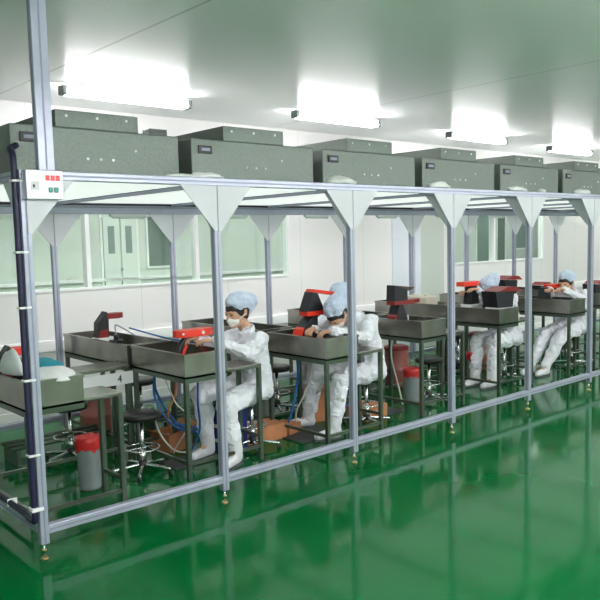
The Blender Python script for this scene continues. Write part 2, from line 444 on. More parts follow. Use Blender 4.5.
# control box with displays on the front left corner
cb = thing('control_box', 'small silver control box with red displays on the booth\'s front left corner', 'control box', (.09, -.026, 2.085))
cb.scale = (.88, 1, .92)
MB().box((-.115, -.05, -.085), (.12, 0, .085), 'boxface', .004).build('enclosure', None, cb)
for x in (.02, .052, .084): MB().box((x-.013, -.054, .025), (x+.013, -.049, .055), 'led_red', .002).build('red_display', None, cb)
for x in (.036, .072): MB().box((x-.013, -.056, -.045), (x+.013, -.049, -.015), 'led_green', .003).build('green_button', None, cb)
sw = MB().box((-.085, -.053, -.03), (-.035, -.049, .02), 'white', .002).build('switch_plate', None, cb)
MB().box((-.075, -.06, -.018), (-.067, -.052, .0), 'black').build('toggle', None, sw)
# dark hose down the corner post and along the side bottom rail
hz = MB().sweep([(.075, .25, 2.33), (.02, .2, 2.30), (-.03, .06, 2.27), (-.043, .0, 2.21), (-.043, .0, 1.9), (-.043, .0, 1.0), (-.043, .0, .3), (-.043, .01, .235), (-.035, .10, .214), (-.02, .25, .214), (-.005, .9, .214), (0, 2.3, .214)], .0175, 'navy', 10).build('cable_hose')
tag(hz, 'dark navy cable hose strapped down the left corner post', 'hose')
for z in (2.1, 1.72, 1.42, 1.02, .60): MB().box((-.066, -.03, z), (-.0, .022, z+.012), 'white', .003).build('cable_tie', None, hz)
MB().box((-.068, -.034, .29), (.0, .022, .31), 'white', .003).build('cable_tie', None, hz)
for y in (.45, 1.0): MB().box((-.03, y, .19), (.029, y+.012, .236), 'white', .003).build('cable_tie', None, hz)

# ------------------------------------------------------------------ work benches (trough + arm shelf + legs)
TZ0, TZ1 = .755, .93    # trough bottom and rim
TW = .38
def make_bench(length, shelf_w, shelf_y, shelf_d, label, loc, group):
    t = thing('workbench', label, 'workbench', loc, 0, group)
    b = MB(); wl_ = .014
    b.box((0, 0, TZ0), (TW, length, TZ0+.014)).box((0, 0, TZ0), (wl_, length, TZ1)).box((TW-wl_, 0, TZ0), (TW, length, TZ1))
    b.box((wl_, 0, TZ0), (TW-wl_, wl_, TZ1)).box((wl_, length-wl_, TZ0), (TW-wl_, length, TZ1))
    tr = b.build('trough', M['steel'], t)
    r = MB(); q = .018
    r.box((-.006, -.006, TZ1-.012), (q, length+.006, TZ1+.006)).box((TW-q, -.006, TZ1-.012), (TW+.006, length+.006, TZ1+.006))
    r.box((q, -.006, TZ1-.012), (TW-q, q, TZ1+.006)).box((q, length-q, TZ1-.012), (TW-q, length+.006, TZ1+.006))
    r.build('rim', M['steel'], tr)
    X = TW+shelf_w; g = .017
    s = MB().box((TW+.002, shelf_y, TZ0+.005), (X, shelf_y+shelf_d, TZ0+.028), 'steel', .003).build('arm_shelf', None, t)
    fr = MB(); zt = TZ0-.001; zb = zt-.034
    for y in (0, length-.034): fr.box((0, y, zb), (TW, y+.034, zt))
    for x in (0, TW-.034): fr.box((x, .034, zb), (x+.034, length-.034, zt))
    for y in (shelf_y, shelf_y+shelf_d-.034): fr.box((TW, y, zb+.035), (X, y+.034, zt+.004))
    fr.box((X-.034, shelf_y+.034, zb+.035), (X, shelf_y+shelf_d-.034, zt+.004))
    fr.build('frame', M['tube'], t)
    legs = [(g, g), (g, length-g), (TW-g, g if shelf_y > .2 else length-g), (X-g, shelf_y+g), (X-g, shelf_y+shelf_d-g)]
    for x, y in legs: MB().box((x-g, y-g, 0), (x+g, y+g, zb+.034 if x > TW else zb), 'tube', .003).build('leg', None, t)
    MB().box((g-.011, 2*g, .10), (g+.011, length-2*g, .125), 'tube').build('foot_rail', None, t)
    yy = shelf_y+g
    if abs(shelf_y) < .2: MB().box((2*g, g-.011, .10), (X-2*g, g+.011, .125), 'tube').build('foot_rail', None, t)
    else: MB().box((2*g, length-g-.011, .10), (TW-2*g, length-g+.011, .125), 'tube').build('foot_rail', None, t)
    MB().box((X-g-.011, shelf_y+2*g, .18), (X-g+.011, shelf_y+shelf_d-2*g, .205), 'tube').build('foot_rail', None, t)
    return t
fb = [('A', .10, .42, .80, .27), ('B', 1.35, .59, .78, .335), ('C', 2.59, .39, .77, .31), ('D', 4.05, .58, .74, .32), ('E', 5.45, .63, .72, .32), ('F', 6.88, .58, .74, .30), ('G', 8.10, .58, .74, .32)]
lbf = ['steel workbench nearest the left corner post, with teal cloth over its trough', 'steel workbench where the nearest seated worker rests her arm',
       'steel workbench in front of the worker leaning over between the third and fourth posts', 'unattended steel workbench right of the third post, with dark red hood and no worker',
       'steel workbench with a black box hood at its front, worker bent behind it', 'steel workbench with the farthest seated worker in white', 'steel workbench at the right edge of the photo, half cut off']
for (n, x, y, ln, sw_), lb in zip(fb, lbf):
    make_bench(ln, sw_, 0., .30, lb, (x, y, 0), 'front row of workbenches')
rb = [('A', .10, 1.36, 1.15, .84), ('B', 1.33, 1.41, 1.2, .84), ('C', 2.62, 1.30, 1.3, .74), ('D', 4.12, 1.40, 1.25, .9), ('E', 5.55, 1.42, 1.15, .9), ('F', 6.9, 1.42, 1.15, .9), ('G', 8.25, 1.42, 1.15, .8)]
for i, ((n, x, y, ln, sw_), nm_) in enumerate(zip(rb, ['behind the bench with the teal cloth', 'behind the nearest seated worker\'s bench, pale hood at its far end', 'behind the nearest worker\'s back, paired with the second worker\'s bench', 'behind the unattended bench with the dark red hood',
        'behind the bench with the black box hood', 'behind the farthest worker\'s bench', 'at the right edge, behind the last front bench'])):
    make_bench(ln, sw_, .0, .28, 'back row steel workbench ' + nm_, (x, y, 0), 'back row of workbenches')

# ------------------------------------------------------------------ inspection hoods standing in the troughs
def hood(loc, label, kind, visor='red', top='red', lift=.035, lean=0., sc=(1, 1, 1), vx=0., rz=0.):
    t = thing('inspection_hood', label, 'inspection hood', loc, rz, 'red and black inspection hoods')
    t.scale = sc
    bx = (-.12, .035) if kind == 'arm' else (-.10, .12)
    MB().box((bx[0], -.075, 0), (bx[1], .075, lift), 'white', .006).build('base', None, t)
    a = lift; q = lean
    def slab(poly, y0, y1, m, nme): return MB().prism(poly, 'Y', y0, y1, m).build(nme, None, t)
    if kind == 'arm':
        MB().sweep([(-.07, 0, a), (-.095, 0, .11), (-.075, 0, .18), (-.01, 0, .235), (.07, 0, .255)], .026, 'black', 12).build('arm', None, t)
        MB().sweep([(-.04, .02, a), (-.045, .02, .1), (-.01, .02, .17)], .016, 'red', 8).build('grip', None, t)
        v = MB().prism([(-.13, -.03), (-.09, -.06), (.14, -.07), (.22, -.02), (.22, .02), (.14, .07), (-.09, .06), (-.13, .03)], 'Z', .24, .295, visor).build('visor', None, t)
        MB().cyl((.09, -.07, .268), (.09, -.078, .268), .014, 'white', None, 12).build('knob', None, v)
        MB().cyl((-.09, -.06, .27), (-.09, -.068, .27), .009, 'white', None, 12).build('knob', None, v)
    elif kind == 'hood':
        v0 = a+.215
        slab([(-.085, a), (.09, a), (.075+q*.4, a+.08), (.01+q, v0), (-.045+q, v0), (-.08+q*.4, a+.12)], -.06, .06, 'black', 'body')
        slab([(-.105, a), (-.085, a), (-.078+q*.4, a+.12), (-.1+q*.3, a+.1)], -.055, .055, 'darkred' if visor != 'red' else 'red', 'side_pad')
        MB().prism([(-.11+q, -.055), (.17+q, -.06), (.32+q, -.02), (.32+q, .02), (.17+q, .06), (-.11+q, .055)], 'Z', v0, v0+.04, visor).build('visor', None, t)
        slab([(-.115+q, v0+.04), (.10+q, v0+.04), (.02+q, v0+.2), (-.04+q, v0+.21)] if top != 'brown' else [(-.115+q, v0+.04), (.09+q, v0+.04), (.085+q, v0+.15), (-.105+q, v0+.2)], -.055, .055, 'black', 'hood')
        slab([(-.03+q, v0+.21), (.24+q, v0+.165), (.25+q, v0+.195), (-.01+q, v0+.235)] if top != 'brown' else [(-.105+q, v0+.2), (.2+q, v0+.165), (.12+q, v0+.135), (.085+q, v0+.15)], -.058, .058, top, 'top_visor')
        MB().box((.1, -.045, a), (.115, -.03, a+.1), 'white', .003).build('pin', None, t)
    elif kind == 'box':
        slab([(-.1, a), (.09, a-.01), (.11, a+.17), (-.13, a+.19)], -.09, .09, 'black', 'body')
        slab([(-.09, a+.19), (.2, a+.17), (.13, a+.225), (.02, a+.235)], -.095, .095, visor, 'top_visor')
    elif kind == 'cone':
        slab([(-.08, a), (.09, a), (.03, a+.23), (-.03, a+.23)], -.055, .055, 'black', 'body')
        MB().prism([(-.15+vx, -.05), (.1+vx, -.065), (.18+vx, -.03), (.18+vx, .03), (.1+vx, .065), (-.15+vx, .05)], 'Z', a+.21, a+.26, visor).build('visor', None, t)
    elif kind == 'fold':
        slab([(-.09, a), (.05, a), (.055, a+.21), (.03, a+.24), (-.08, a+.14)], -.05, .05, 'black', 'body')
        slab([(-.09, a+.005), (.04, a+.005), (.03, a+.08), (-.07, a+.06)], -.058, -.051, 'darkred', 'side_pad')
        MB().prism([(.04, -.05), (.16, -.07), (.26, -.02), (.26, .03), (.16, .06), (.04, .05)], 'Z', a+.17, a+.22, visor).build('visor', None, t)
    return t
TF = TZ0+.014
hood((.20, 1.0, TF), 'red visor of a hood at the left edge, behind the grey bag', 'fold', lift=.09, sc=(.7, .8, 1))
hood((1.66, 1.0, TF), 'red visor hood on a curved black arm, in the nearest worker\'s hands', 'arm')
hood((2.83, .93, TF), 'black hood with two bright red visors facing the second worker', 'hood', lift=.09, lean=.11)
hood((4.17, .98, TF), 'black hood with dark red middle plate on the unattended bench', 'hood', 'darkred', 'brown', lift=.09)
hood((5.56, 1.08, TF), 'black stand with bright red visor left of the bent worker\'s white sleeve', 'cone', lift=.2, vx=-.06)
hood((5.625, .755, TF), 'black box hood with dark red lid on a pale base, before the bent worker', 'box', 'darkred', lift=.19, sc=(1.52, 1.05, .95))
hood((7.06, 1.03, TF), 'black stand with bright red visor before the farthest worker\'s face', 'cone', lift=.07, vx=.22)
hood((8.29, 1.0, TF), 'black and dark red hood at the right edge of the photo', 'box', 'darkred', lift=.09)
hood((1.47, 2.1, TF), 'black folded hood with faded red plate on the back bench at left', 'fold', 'darkred', lift=.17, sc=(.75, .9, .95))
hood((7.10, 1.62, TF), 'black hood with dark red plates on the back row, left of the farthest worker', 'box', 'darkred', lift=.2, sc=(1.3, 1, 1))
hood((8.43, 1.9, TF), 'dark hood on the back bench at the right edge, behind the last front bench', 'box', 'darkred')

# pale box on a back bench (right of the unattended bench)
pb = thing('instrument_box', 'cream instrument box on the back bench right of the unattended bench', 'box', (5.74, 1.98, TF))
MB().box((-.11, -.2, 0), (.11, .2, .245), 'paper', .02).build('case', None, pb)
for y in (-.1, .08): MB().cyl((0, y, .24), (0, y, .27), .035, 'paper', .025, 16).build('knob', None, pb)
MB().box((-.114, -.17, .08), (-.109, -.13, .12), 'black').build('socket', None, pb)
# small clamp lamp on the far left back bench
cl = thing('clamp_lamp', 'small dark clamp with thin bent rod on the pale back bench at left', 'clamp lamp', (1.38, 1.68, TZ1+.006))
MB().box((-.05, -.035, 0), (.05, .035, .018), 'black', .003).cyl((0, 0, .018), (0, 0, .06), .022, 'black').build('base', None, cl)
MB().sweep([(0, 0, .06), (-.005, 0, .13), (.02, -.005, .135), (.16, -.03, .04)], .006, 'groove', 8).build('rod', None, cl)
# sign with the number 4 hanging under the shelf between the first benches
sg = thing('number_sign', 'white hanging board marked 4 below the shelf behind the leftmost bench', 'sign', (1.07, 1.352, .635))
MB().box((-.27, -.004, .0), (.27, .0, .10), 'white', .001).build('board', None, sg)
tx = bpy.data.curves.new('four', 'FONT'); tx.body = '4'; tx.size = .085; tx.extrude = .001; tx.align_x = 'CENTER'
to = bpy.data.objects.new('tmp', tx); COL.objects.link(to)
dg = bpy.context.evaluated_depsgraph_get(); me = bpy.data.meshes.new_from_object(to.evaluated_get(dg)); bpy.data.objects.remove(to)
me.materials.clear(); me.materials.append(M['ink'])
o = link('numeral', me, sg, (.15, -.006, .02)); o.rotation_euler = (math.pi/2, 0, 0)

# ------------------------------------------------------------------ stools
def make_stool(loc, label, seat_z=.48, first=[None]):
    t = thing('stool', label, 'stool', loc, 0, 'round black stools')
    MB().lathe([(.05, seat_z-.06), (.14, seat_z-.055), (.15, seat_z-.03), (.147, seat_z-.008), (.12, seat_z), (.0001, seat_z+.002)], (0, 0, 0), 'vinyl', 28).build('seat', None, t)
    MB().cyl((0, 0, .06), (0, 0, seat_z-.055), .017, 'chrome').cyl((0, 0, .06), (0, 0, .2), .026, 'chrome').build('column', None, t)
    b = MB()
    for k in range(5):
        a = 2*math.pi*k/5+.3
        b.sweep([(0, 0, .075), (.12*math.cos(a), .12*math.sin(a), .06), (.23*math.cos(a), .23*math.sin(a), .045)], .014, 'chrome', 8)
    b.cyl((0, 0, .05), (0, 0, .1), .035, 'black')
    b.build('base', None, t)
    for k in range(5):
        a = 2*math.pi*k/5+.3
        MB().cyl((.225*math.cos(a), .225*math.sin(a), 0), (.225*math.cos(a), .225*math.sin(a), .04), .017, 'black', None, 12).build('glide', None, t)
    MB().sweep([(.13*math.cos(2*math.pi*k/16), .13*math.sin(2*math.pi*k/16), .2) for k in range(17)], .007, 'chrome', 6).cyl((-.13, 0, .2), (.13, 0, .2), .006, 'chrome', None, 6).build('foot_ring', None, t)
    return t
s0 = make_stool((1.19, .98, 0), 'empty round black stool with chrome column between the two leftmost benches')
dup(s0, (.95, 1.72, 0), 'black stool behind the leftmost bench, seen under its shelf', None, .6)
dup(s0, (2.19, .9, -.03+.0), 'black stool under the nearest seated worker', None, .2)
dup(s0, (3.44, .75, 0), 'black stool under the worker leaning at the second bench', None, .5)
dup(s0, (3.22, 1.80, 0), 'black stool in the back row behind the nearest worker\'s back', None, .1)
dup(s0, (3.98, 1.55, 0), 'black stool under the back row worker', None, .3)
dup(s0, (4.62, .95, 0), 'empty black stool at the unattended bench', None, .7)
dup(s0, (6.12, 1.0, 0), 'black stool under the worker bent at the box hood', None, .9)
dup(s0, (7.55, .9, 0), 'black stool under the farthest worker', None, .4)
dup(s0, (1.9, 2.25, 0), 'black stool in the back row left of the nearest worker', None, .4)
dup(s0, (6.35, 1.85, 0), 'black stool in the back row between the bent worker and the farthest worker', None, .4)
for o in bpy.data.objects:
    if o.name.startswith('stool') and o.get('label') == 'black stool under the nearest seated worker': o.location.z = 0

# ------------------------------------------------------------------ buckets, drums, cartons, crates, cloths
def make_bucket(loc, label, lidw='red'):
    t = thing('waste_bucket', label, 'bucket', loc, 0, 'waste buckets with red bags')
    MB().lathe([(.075, 0), (.08, .02), (.088, .34), (.092, .36), (.08, .36)], (0, 0, 0), 'bucket', 28).build('pail', None, t)
    b = MB(); n = 28
    rr = random.Random(3); dz = [rr.uniform(-.03, .015) for _ in range(n)]
    prof = [(.095, .30), (.098, .35), (.097, .385), (.082, .39), (.06, .375), (.0005, .37)]
    rings = []
    for j, (r, z) in enumerate(prof):
        rings.append([b.bm.verts.new((r*math.cos(2*math.pi*k/n), r*math.sin(2*math.pi*k/n), z+(dz[k] if j == 0 else dz[(k*3) % n]*.3))) for k in range(n)])
    for A, B in zip(rings, rings[1:]):
        for k in range(n): b.bm.faces.new((A[k], A[(k+1) % n], B[(k+1) % n], B[k])).smooth = True
    b.build('liner_bag', M['bag'], t)
    return t
b0 = make_bucket((.74, .95, 0), 'grey bucket with red bag liner under the leftmost bench shelf')
dup(b0, (4.42, 1.02, 0), 'grey bucket with red bag under the unattended bench, between third and fourth posts')
dup(b0, (5.72, 1.15, 0), 'grey bucket with red bag right of the fourth post, under the bent worker\'s bench')
dup(b0, (2.90, 1.65, 0), 'bucket with red bag behind the second worker\'s shins')
dr = thing('drum', 'tall pinkish drum standing behind the leftmost bench', 'drum', (1.45, 2.28, 0))
MB().lathe([(.13, 0), (.14, .02), (.14, .2), (.145, .21), (.14, .22), (.14, .44), (.145, .45), (.13, .46), (.0005, .46)], (0, 0, 0), 'pink', 28).build('barrel', None, dr)
MB().lathe([(.1455, .44), (.147, .475), (.12, .485), (.0005, .485)], (0, 0, 0), 'darkred', 28).build('lid', None, dr)
dup(dr, (3.33, 2.25, 0), 'reddish brown drum behind the second bench near the nearest worker\'s back')
dup(dr, (5.02, 1.75, 0), 'reddish brown drum behind the unattended bench\'s stool')
dup(dr, (6.62, 1.7, 0), 'reddish brown drum behind the bent worker, near the fifth post')
def carton(loc, rz, d, label, open_=False):
    t = thing('carton', label, 'carton', loc, rz, 'brown cartons on the floor')
    a, b, c = d; w_ = .006
    MB().box((-a/2, -b/2, 0), (a/2, b/2, w_)).box((-a/2, -b/2, 0), (-a/2+w_, b/2, c)).box((a/2-w_, -b/2, 0), (a/2, b/2, c)).box((-a/2, -b/2, 0), (a/2, -b/2+w_, c)).box((-a/2, b/2-w_, 0), (a/2, b/2, c)).build('body', M['carton'], t)
    if open_:
        for sx in (-1, 1):
            fl = MB().box((0, -b/2, 0), (.09, b/2, w_)).build('flap', M['carton'], t, (sx*a/2, 0, c-.004)); fl.rotation_euler = (0, -.6 if sx > 0 else math.pi+.5, 0)
    else:
        MB().box((-a/2, -b/2, c), (a/2, b/2, c+w_)).build('flap', M['carton'], t)
    MB().box((a/2, -b/2+.02, .02), (a/2+.002, b/2-.02, c-.02), 'paper').build('label_sheet', None, t)
    return t
carton((1.72, 1.42, 0), .15, (.26, .24, .16), 'open brown carton with cables under the nearest worker\'s trough', True)
carton((2.42, 1.1, 0), -.1, (.42, .26, .13), 'flat brown carton on the floor right of the nearest worker\'s boots')
carton((2.72, 1.08, 0), .3, (.2, .2, .09), 'low brown carton under the second worker\'s trough, beside the boots')
carton((3.66, .95, 0), .1, (.34, .24, .12), 'brown carton on the floor right of the third post')
carton((3.3, 1.25, 0), -.2, (.24, .22, .3), 'tall brown carton behind the second worker\'s legs')
cr = thing('crate', 'dark blue plastic crate between the nearest worker\'s legs', 'crate', (2.02, 1.06, 0), .1)
MB().box((-.13, -.12, 0), (.13, .12, .012)).box((-.14, -.13, 0), (-.125, .13, .36)).box((.125, -.13, 0), (.14, .13, .36)).box((-.125, -.13, 0), (.125, -.115, .36)).box((-.125, .115, 0), (.125, .13, .36)).build('body', M['blue'], cr)
MB().box((-.15, -.14, .34), (.15, -.115, .37)).box((-.15, .115, .34), (.15, .14, .37)).box((-.15, -.115, .34), (-.125, .115, .37)).box((.125, -.115, .34), (.15, .115, .37)).build('rim', M['blue'], cr)
for z in (.1, .22): MB().box((-.145, -.08, z), (-.139, .08, z+.03), 'white', .002).build('slot_label', None, cr)
# rubber footrest pads
for (x, y, a, b, lb) in ((1.62, .98, .44, .26, 'dark footrest pad under the nearest worker\'s far boot'), (2.82, .86, .5, .34, 'dark footrest pad under the second worker\'s boots'), (3.86, .95, .5, .2, 'dark flat footrest pad under the unattended bench')):
    o = MB().box((-a/2, -b/2, 0), (a/2, b/2, .012), 'mat_rubber', .003).build('footrest_pad', None, None, (x, y, 0)); tag(o, lb, 'footrest pad')
# low shelf planks under the back row
for i, x in enumerate((.95, 2.2, 3.5, 5.0, 6.4)):
    t = thing('pipe_rack', 'low steel pipe rack on the floor under the back benches, %s from the left' % nm[i], 'pipe rack', (x, 2.0, 0), 0, 'low pipe racks under the back benches')
    for y in (-.12, .0, .12): MB().cyl((-.42, y, .14), (.42, y, .14), .018, 'tube', None, 10).build('pipe', None, t)
    for s in (-1, 1): MB().box((s*.38-.015, -.15, .0), (s*.38+.015, .15, .122), 'tube', .003).build('stand', None, t)

# cloths and bag on the leftmost bench
o = lump('teal_cloth', .13, .22, .075, 'teal', 4, .2); o.location = (.42, .92, TZ1-.02); tag(o, 'teal cloth bundled over the trough of the leftmost bench', 'cloth')
o = lump('white_cloth', .13, .20, .06, 'wrap', 9, .15); o.location = (.36, .60, TZ1-.02); tag(o, 'white cloth lying in front of the teal cloth on the leftmost bench', 'cloth')
gb = thing('grey_bag', 'pale grey plastic bag hanging over the leftmost trough edge at the left frame', 'bag', (.17, .80, TZ1))
lump('bag_body', .05, .17, .15, 'greybag', 15, .12, True, gb)
lump('bag_lining', .035, .08, .16, 'black', 16, .1, True, gb).location = (-.03, .22, 0)

# ------------------------------------------------------------------ cables hanging under the troughs
def cable(pts, r, m, lb, grp='cables under the troughs'):
    o = MB().sweep(pts, r, m, 7).build('cable'); tag(o, lb, 'cable', grp); return o
cb_ = TZ0-.03
cable([(1.48, 1.24, cb_), (1.50, 1.27, .55), (1.62, 1.22, .30), (1.75, 1.15, .17)], .011, 'cable_blue', 'thick blue cable hanging at the far end of the nearest worker\'s trough')
cable([(1.45, 1.20, cb_), (1.46, 1.22, .5), (1.55, 1.1, .28), (1.75, 1.02, .20)], .009, 'cable_blue', 'blue cable beside the thick one, under the nearest worker\'s trough')
cable([(1.6, .80, cb_), (1.61, .83, .5), (1.66, .9, .25), (1.6, 1.0, .02)], .009, 'cable_blue', 'blue cable dropping near the front leg of the nearest worker\'s trough')
cable([(1.52, 1.0, cb_), (1.53, 1.03, .55), (1.5, 1.1, .4), (1.62, 1.25, .17)], .009, 'cable_orange', 'orange cable hanging under the middle of the nearest worker\'s trough')
cable([(1.48, 1.12, cb_), (1.5, .98, .5), (1.58, .9, .36), (1.56, 1.1, .1), (1.6, 1.2, .02)], .006, 'cable_white', 'thin pale cable looping under the nearest worker\'s trough')
cable([(1.5, 1.30, cb_), (1.52, 1.32, .5), (1.5, 1.28, .25), (1.6, 1.18, .05), (1.8, 1.15, .015)], .007, 'cable_white', 'thin pale cable running into the open carton')
cable([(1.55, 1.1, .3), (1.7, 1.0, .25), (1.82, 1.05, .1), (1.95, 1.2, .015)], .010, 'cable_blue', 'blue cable sagging across the open carton')
cable([(2.76, .95, cb_), (2.78, .97, .5), (2.74, 1.0, .25), (2.7, 1.02, .11)], .011, 'cable_blue', 'blue cable under the second worker\'s trough')
cable([(2.8, .80, cb_), (2.85, .9, .45), (2.78, 1.0, .2), (2.84, 1.05, .02)], .007, 'cable_white', 'pale thin cable under the second worker\'s trough')
cable([(2.3, 1.32, .02), (2.5, 1.3, .06), (2.65, 1.35, .03), (2.8, 1.3, .03)], .016, 'cable_blue', 'blue cable heap on the floor behind the flat carton')
cable([(3.45, 1.1, .05), (3.6, 1.15, .1), (3.7, 1.08, .03), (3.85, 1.12, .02)], .013, 'cable_blue', 'blue cable on the floor right of the third post')
cable([(4.2, 1.1, cb_), (4.22, 1.12, .5), (4.3, 1.1, .2), (4.25, 1.0, .02)], .008, 'cable_white', 'pale cable hanging under the unattended trough')
cable([(1.47, 1.62, TZ1+.12), (1.7, 1.5, TZ1+.03), (1.72, 1.2, TZ1+.016), (1.724, .9, TZ1+.016)], .007, 'cable_blue', 'blue hose lying along the rim of the nearest trough', None)

# ------------------------------------------------------------------ people
def hull_into(bm, balls, sub=2):
    tmp = bmesh.new()
    for c, r in balls:
        g = bmesh.ops.create_icosphere(tmp, subdivisions=sub, radius=1.)
        rr = (r, r, r) if not isinstance(r, (tuple, list)) else r
        for v in g['verts']: v.co = V((v.co.x*rr[0], v.co.y*rr[1], v.co.z*rr[2]))+V(c)
    h_ = bmesh.ops.convex_hull(tmp, input=tmp.verts[:])
    bmesh.ops.delete(tmp, geom=list(set([e for e in h_['geom_interior'] if isinstance(e, bmesh.types.BMVert)])), context='VERTS')
    me = bpy.data.meshes.new('t'); tmp.to_mesh(me); tmp.free(); bm.from_mesh(me); bpy.data.meshes.remove(me)
def solid(name, groups, voxel, m, parent, smooth=4, wrinkle=0., wscale=.1, seed=0):
    bm = bmesh.new()
    for g in groups: hull_into(bm, g)
    me = bpy.data.meshes.new('t'); bm.to_mesh(me); bm.free()
    o = bpy.data.objects.new('t', me); COL.objects.link(o)
    md = o.modifiers.new('r', 'REMESH'); md.mode = 'VOXEL'; md.voxel_size = voxel
    if smooth: s = o.modifiers.new('s', 'SMOOTH'); s.iterations = smooth; s.factor = .5
    if wrinkle:
        tx_ = bpy.data.textures.new('wr%d' % seed, 'CLOUDS'); tx_.noise_type = 'HARD_NOISE'; tx_.noise_scale = wscale; tx_.noise_depth = 1
        dm = o.modifiers.new('d', 'DISPLACE'); dm.texture = tx_; dm.strength = wrinkle; dm.texture_coords = 'LOCAL'; dm.mid_level = .5
        s2 = o.modifiers.new('s2', 'SMOOTH'); s2.iterations = 1
    dg = bpy.context.evaluated_depsgraph_get(); dg.update()
    out = bpy.data.meshes.new_from_object(o.evaluated_get(dg)); bpy.data.objects.remove(o); bpy.data.meshes.remove(me)
    out.name = name; out.materials.clear(); out.materials.append(m)
    for p in out.polygons: p.use_smooth = True
    return link(name, out, parent)
def head_frame(face, up):
    f = V(face).normalized(); u = V(up); s = f.cross(u).normalized(); u = s.cross(f).normalized(); return f, s, u   # s = the person's right
def finger_set(wrist, hd, palm_n, side, grip=.9):
    """palm and five bent fingers; hd = hand direction, palm_n = palm normal (fingers curl to it), side = toward the thumb"""
    hd = V(hd).normalized(); pn = V(palm_n).normalized(); sd = hd.cross(pn).normalized()*side; pn = (sd.cross(hd)*(1 if sd.cross(hd).dot(pn) > 0 else -1)).normalized()
    W_ = V(wrist); gs = []
    P = [W_+hd*.085+sd*o_ for o_ in (.032, .011, -.011, -.031)]
    gs.append([(W_+hd*.01+sd*.014, .018), (W_+hd*.01-sd*.014, .018), (P[0]-hd*.006, .0115), (P[3]-hd*.012, .0115)])
    for o_, ln in zip(P, (.068, .078, .072, .056)):
        a = 0.35*grip; p = o_; segs = [p]
        for q, fr in enumerate((.45, .32, .23)):
            d_ = hd*math.cos(a)+pn*math.sin(a); p = p+d_*ln*fr*1.02; segs.append(p); a += .62*grip
        for q in range(3): gs.append([(segs[q], .0088-.0008*q), (segs[q+1], .0082-.0008*q)])
    b = W_+hd*.03+sd*.026; t1 = b+(hd*.6+sd*.7+pn*.3).normalized()*.036; t2 = t1+(hd*.85+sd*.1+pn*.5).normalized()*.028
    gs.append([(b, .0135), (t1, .0105)]); gs.append([(t1, .0105), (t2, .009)])
    return gs
